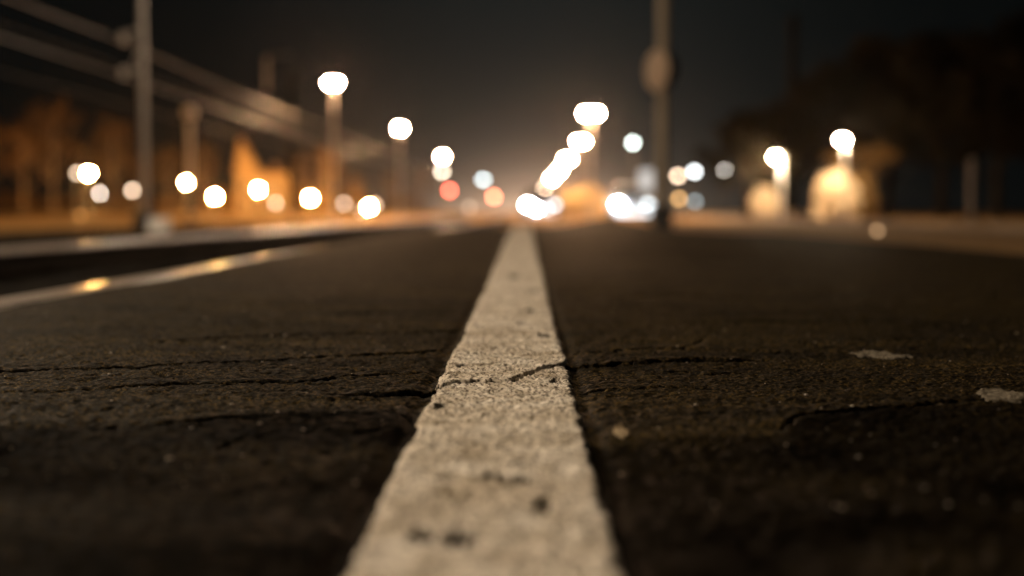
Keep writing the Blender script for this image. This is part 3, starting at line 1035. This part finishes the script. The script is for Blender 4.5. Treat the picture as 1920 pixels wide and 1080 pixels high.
# ------------------------------------------------------------------ plants
def leaves(centres, n, size, spread_fn=None):
    """n small leaf faces scattered in the clumps (x, y, z, rx, ry, rz)"""
    cs = np.array(centres, float)
    w = cs[:, 3] * cs[:, 4] * cs[:, 5]
    pick = RNG.choice(len(cs), n, p=w / w.sum())
    d = RNG.normal(size=(n, 3))
    d /= np.linalg.norm(d, axis=1)[:, None]
    rad = RNG.random(n) ** 0.45
    p = cs[pick, :3] + d * rad[:, None] * cs[pick, 3:]
    u = RNG.normal(size=(n, 3))
    u /= np.linalg.norm(u, axis=1)[:, None]
    v = np.cross(u, RNG.normal(size=(n, 3)))
    v /= np.linalg.norm(v, axis=1)[:, None]
    s = size * (0.6 + 0.8 * RNG.random(n))[:, None]
    q = np.stack([p - u * s, p + v * s * 0.55, p + u * s, p - v * s * 0.55], 1).reshape(-1, 3)
    m = MB()
    m.v = [tuple(x) for x in q]
    m.f = [(i * 4, i * 4 + 1, i * 4 + 2, i * 4 + 3) for i in range(n)]
    return m


def limbs(h, r, n, spread, rnd, start=0.3, lean=0.05):
    m = MB()
    lx0, ly0 = (rnd.random() - .5) * lean * h, (rnd.random() - .5) * lean * h
    tr = [(lx0 * (i / 6) ** 1.5 + 0.04 * (rnd.random() - .5) * h * .2, ly0 * (i / 6) ** 1.5, h * i / 6) for i in range(7)]
    m.tube(tr, [r * (1.25 if i == 0 else 1) * (1 - 0.82 * i / 6) for i in range(7)], 9)
    tips = []
    for k in range(n):
        f = start + (0.95 - start) * k / max(n - 1, 1)
        i = min(int(f * 6), 5)
        w = f * 6 - i
        b = Vector(tr[i]) * (1 - w) + Vector(tr[i + 1]) * w
        az = k * 2.4 + rnd.random()
        ln = spread * h * (1.1 - 0.75 * f) * (0.7 + 0.6 * rnd.random())
        e1 = b + Vector((math.cos(az) * ln * .5, math.sin(az) * ln * .5, ln * .35))
        e2 = e1 + Vector((math.cos(az + .3) * ln * .5, math.sin(az + .3) * ln * .5, ln * .55))
        rr = r * (1 - 0.8 * f) * 0.45
        m.tube([b, e1, e2], [rr, rr * .6, rr * .2], 6)
        tips += [e1, e2]
        for j in range(2):
            az2 = az + (j * 2 - 1) * 0.9
            e3 = e1 + Vector((math.cos(az2) * ln * .4, math.sin(az2) * ln * .4, ln * .35))
            m.tube([e1, e3], [rr * .5, rr * .12], 5)
            tips.append(e3)
    return m, tips


def make_tree(name, h, r, n_limb, spread, leaf_n, leaf_s, clump, bark, leafm, label, group, seed, start=0.3):
    rnd = random.Random(seed)
    t = thing(name, (0, 0, 0), label, 'tree', group)
    m, tips = limbs(h, r, n_limb, spread, rnd, start)
    m.build('trunk', bark, t)
    cl = [(p.x, p.y, p.z, clump * (.7 + .6 * rnd.random()), clump * (.7 + .6 * rnd.random()), clump * (.6 + .5 * rnd.random())) for p in tips]
    leaves(cl, leaf_n, leaf_s).build('crown', leafm, t, False)
    return t


# dark trees on the right
GD = 'dark trees at the right'
dt = [(1400, 60, 205, 'small dark tree left of the faint mast, first of the dark trees'),
      (1470, 66, 190, 'dark tree in front of the faint mast'),
      (1560, 64, 128, 'dark tree rising behind the path lamp with the large shrub'),
      (1665, 66, 70, 'tall dark tree with the highest rounded crown, right of the large lit shrub'),
      (1765, 60, 62, 'tall dark tree whose crown fades into the black sky'),
      (1870, 54, 40, 'dark tree at the right border behind the dim slim post'),
      (1960, 50, 60, 'dark tree half outside the right border')]
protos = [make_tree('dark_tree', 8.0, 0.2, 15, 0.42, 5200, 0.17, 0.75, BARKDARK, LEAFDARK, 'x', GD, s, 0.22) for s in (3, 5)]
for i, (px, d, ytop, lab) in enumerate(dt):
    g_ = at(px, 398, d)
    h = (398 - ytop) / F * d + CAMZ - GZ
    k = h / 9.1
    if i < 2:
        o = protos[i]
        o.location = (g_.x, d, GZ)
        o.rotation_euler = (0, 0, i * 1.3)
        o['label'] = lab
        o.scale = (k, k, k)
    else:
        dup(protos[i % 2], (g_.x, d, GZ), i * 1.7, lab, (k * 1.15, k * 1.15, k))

# lamp lit autumn trees left
GA = 'thin trees lit orange at the left'
at_l = [(-30, 150, 215, 'thin lit tree at the left border'), (45, 158, 230, 'thin lit tree second from the left border'), (100, 165, 225, 'leaning lit tree left of the brightest leftmost lamp'),
        (160, 172, 240, 'lit tree right behind the brightest leftmost lamp'), (215, 168, 235, 'lit tree above the cream lamp'), (262, 176, 240, 'lit tree behind the overhead wire mast'),
        (318, 168, 270, 'lit tree left of the pale unlit post'), (380, 185, 290, 'lit tree right of the pale unlit post'), (560, 200, 262, 'lit tree left of the nearest left street lamp pole'),
        (612, 214, 285, 'lit tree behind the nearest left street lamp pole'), (668, 225, 300, 'small lit tree above the lowest bright lamp'), (730, 235, 318, 'small lit tree below the second left street lamp'), (790, 240, 330, 'smallest lit tree, left of the red signals')]
ap = [make_tree('autumn_tree', 8.0, 0.16, 12, 0.46, 560, 0.13, 0.95, BIRCH, LEAFTHIN, 'x', GA, s, 0.3) for s in (13, 17)]
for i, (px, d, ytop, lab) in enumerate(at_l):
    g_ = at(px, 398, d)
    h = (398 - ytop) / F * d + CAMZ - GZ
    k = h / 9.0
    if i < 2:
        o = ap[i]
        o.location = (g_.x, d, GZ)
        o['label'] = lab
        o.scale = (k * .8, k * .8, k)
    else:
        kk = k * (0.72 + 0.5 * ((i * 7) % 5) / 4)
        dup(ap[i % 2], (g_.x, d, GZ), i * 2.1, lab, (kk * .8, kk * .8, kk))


def make_shrub(px, d, wpx, ytop, n, label, leafm, seed, ybase=None):
    g_ = at(px, 398, d)
    h = (398 - ytop) / F * d + CAMZ - GZ
    w = wpx / F * d / 2
    t = thing('round_shrub', (g_.x, d, GZ), label, 'shrub', 'lamp lit round shrubs')
    rnd = random.Random(seed)
    st = MB()
    for k in range(7):
        az = k * 0.9
        st.tube([(0, 0, 0), (math.cos(az) * w * .35, math.sin(az) * w * .35, h * .4), (math.cos(az) * w * .6, math.sin(az) * w * .6, h * .75)], [0.03, 0.02, 0.006], 6)
    st.build('stems', BARK, t)
    cl = [(0, 0, h * .45, w * .8, w * .8, h * .46)]
    for k in range(12):
        az = rnd.random() * 6.28
        f = rnd.random()
        q_ = math.sqrt(max(1 - f * f, 0.02))
        cl.append((math.cos(az) * w * .66 * q_, math.sin(az) * w * .66 * q_, h * (.12 + .70 * f), w * .34, w * .34, h * .2))
    leaves(cl, n, h * 0.05).build('crown', leafm, t, False)
    return t


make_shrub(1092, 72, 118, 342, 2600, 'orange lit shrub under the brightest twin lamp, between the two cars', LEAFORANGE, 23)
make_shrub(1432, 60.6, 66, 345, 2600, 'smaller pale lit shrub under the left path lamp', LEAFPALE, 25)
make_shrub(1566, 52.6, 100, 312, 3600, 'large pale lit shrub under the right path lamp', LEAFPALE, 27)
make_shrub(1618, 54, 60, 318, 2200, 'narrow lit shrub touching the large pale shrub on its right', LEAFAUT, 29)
lt = make_tree('small_tree', 3.0, 0.06, 10, 0.62, 700, 0.07, 0.26, BARK, LEAFTHIN, 'slim small tree whose leaves catch the light around the right path lamp', None, 33, 0.55)
g_ = at(1606, 398, 54.5)
lt.location = (g_.x, 54.5, GZ)
lt.scale = (1.15, 1.15, 0.78)

for i, (px, d, wp, yt, lab) in enumerate([(20, 168, 150, 352, 'low lit bush at the left border'), (120, 176, 120, 362, 'low lit bush under the leaning lit tree'), (225, 178, 130, 350, 'low lit bush beneath the peach lamp beside the mast'),
                                          (320, 182, 110, 360, 'low lit bush left of the pale unlit post'), (408, 204, 90, 345, 'low lit bush left of the gabled house'), (575, 222, 110, 338, 'low lit bush right of the gabled house'),
                                          (660, 232, 100, 352, 'low lit bush behind the lowest bright lamp'), (760, 240, 110, 360, 'low lit bush left of the red signals')]):
    o = make_shrub(px, d, wp, yt, 900, lab, LEAFTHIN, 40 + i)
    o.name = 'low_bush'
    o['category'] = 'bush'
    o['group'] = 'lamp lit bushes at the left'

# ------------------------------------------------------------------ the lit gabled house
hp = at(475, 398, 182)
hs = thing('gabled_house', (hp.x, 182, GZ), 'orange lit house with a steep gable behind the left yard lamps', 'house', None, R(8))
w_, dpt, he, hr = 6.6, 7.0, 5.2, 9.7
m = MB()
m.box((1.2, dpt / 2, he / 2), (w_, dpt, he))
m.add([(-2.1, 0.001, he), (0.9, 0.001, he), (-1.6, 0.001, hr - 0.3), (-2.1, dpt, he), (0.9, dpt, he), (-1.6, dpt, hr - 0.3)], [(0, 1, 2), (5, 4, 3), (0, 2, 5, 3), (1, 4, 5, 2)])
m.build('wall', STUCCO, hs, False)
rf = MB()
rf.add([(1.0, -0.3, he - 0.1), (-1.55, -0.3, hr), (-1.55, dpt + .3, hr), (1.0, dpt + .3, he - 0.1), (1.1, -0.3, he + 0.05), (-1.55, -0.3, hr + .2), (-1.55, dpt + .3, hr + .2), (1.1, dpt + .3, he + 0.05)],
       [(3, 2, 1, 0), (4, 5, 6, 7), (0, 1, 5, 4), (1, 2, 6, 5), (2, 3, 7, 6), (3, 0, 4, 7)])
rf.add([(-2.3, -0.3, he - 0.1), (-1.56, -0.3, hr), (-1.56, dpt + .3, hr), (-2.3, dpt + .3, he - 0.1), (-2.45, -0.3, he), (-1.7, -0.3, hr + .1), (-1.7, dpt + .3, hr + .1), (-2.45, dpt + .3, he)],
       [(0, 1, 2, 3), (7, 6, 5, 4), (4, 5, 1, 0), (5, 6, 2, 1), (6, 7, 3, 2), (7, 4, 0, 3)])
rf.box((2.9, dpt / 2, he + 0.12), (3.6, dpt + .5, 0.22))
rfo = rf.build('roof', TILE, hs, False)
MB().box((2.6, dpt / 2, he + 0.85), (0.6, 0.6, 1.3)).build('chimney', TILE, rfo, False)
for (x, z) in ((-0.9, 3.4), (0.9, 3.4), (2.6, 3.4), (2.6, 1.3), (-0.9, 1.3)):
    wo = MB().box((x, -0.02, z), (1.0, 0.08, 1.3)).build('window', PALE, hs, False)
    MB().box((x, -0.065, z), (0.84, 0.012, 1.14)).build('pane', GLASS, wo, False)
MB().box((0.9, -0.02, 1.1), (1.1, 0.08, 2.2)).build('door', BARK, hs, False)

# ------------------------------------------------------------------ haze
hz = MB()
hz.box((0, 420, 4.55), (1240, 1000, 12.1))
hzm = bpy.data.materials.new('night_haze')
hzm.use_nodes = True
nt = hzm.node_tree
nt.nodes.remove(nt.nodes['Principled BSDF'])
pv = nt.nodes.new('ShaderNodeVolumePrincipled')
pv.inputs['Color'].default_value = (0.9, 0.88, 0.86, 1)
pv.inputs['Density'].default_value = 0.000035
pv.inputs['Anisotropy'].default_value = 0.93
nt.links.new(pv.outputs[0], nt.nodes['Material Output'].inputs['Volume'])
tag(hz.build('haze', hzm, None, False), 'thin night haze glowing around the lamps', 'haze', None, 'stuff')

# ------------------------------------------------------------------ night sky lit by the town
w = bpy.data.worlds.new("World")
S.world = w
w.use_nodes = True
nt = w.node_tree
bg = nt.nodes['Background']
tc = nt.nodes.new('ShaderNodeTexCoord')
sep = nt.nodes.new('ShaderNodeSeparateXYZ')
nt.links.new(tc.outputs['Generated'], sep.inputs[0])


def math_node(op, a=None, b=None):
    n = nt.nodes.new('ShaderNodeMath')
    n.operation = op
    for i, v in enumerate((a, b)):
        if v is None:
            continue
        if isinstance(v, (int, float)):
            n.inputs[i].default_value = v
        else:
            nt.links.new(v, n.inputs[i])
    return n.outputs[0]


el = math_node('MAXIMUM', sep.outputs['Z'], 0.0)
# glow of the town: strongest low in the sky towards the vanishing point
dx = math_node('SUBTRACT', sep.outputs['X'], 0.004)
az = math_node('EXPONENT', math_node('MULTIPLY', math_node('MULTIPLY', dx, dx), -38.0))
lowg = math_node('EXPONENT', math_node('MULTIPLY', el, -26.0))
gl = math_node('MULTIPLY', az, lowg)
azn = math_node('EXPONENT', math_node('MULTIPLY', math_node('MULTIPLY', dx, dx), -260.0))
lown = math_node('EXPONENT', math_node('MULTIPLY', el, -64.0))
gl2 = math_node('MULTIPLY', azn, lown)
az2 = math_node('ADD', math_node('MULTIPLY', az, 0.75), 0.25)
mixc = nt.nodes.new('ShaderNodeMix')
mixc.data_type = 'RGBA'
mixc.inputs['A'].default_value = (0.0085, 0.0108, 0.0106, 1)
mixc.inputs['B'].default_value = (0.14, 0.108, 0.080, 1)
nt.links.new(gl, mixc.inputs['Factor'])
mixn = nt.nodes.new('ShaderNodeMix')
mixn.data_type = 'RGBA'
nt.links.new(mixc.outputs['Result'], mixn.inputs['A'])
mixn.inputs['B'].default_value = (1.05, 0.66, 0.42, 1)
nt.links.new(gl2, mixn.inputs['Factor'])
vm = nt.nodes.new('ShaderNodeVectorMath')
vm.operation = 'SCALE'
nt.links.new(mixn.outputs['Result'], vm.inputs[0])
nt.links.new(az2, vm.inputs['Scale'])
nt.links.new(vm.outputs[0], bg.inputs['Color'])
bg.inputs['Strength'].default_value = 1.0
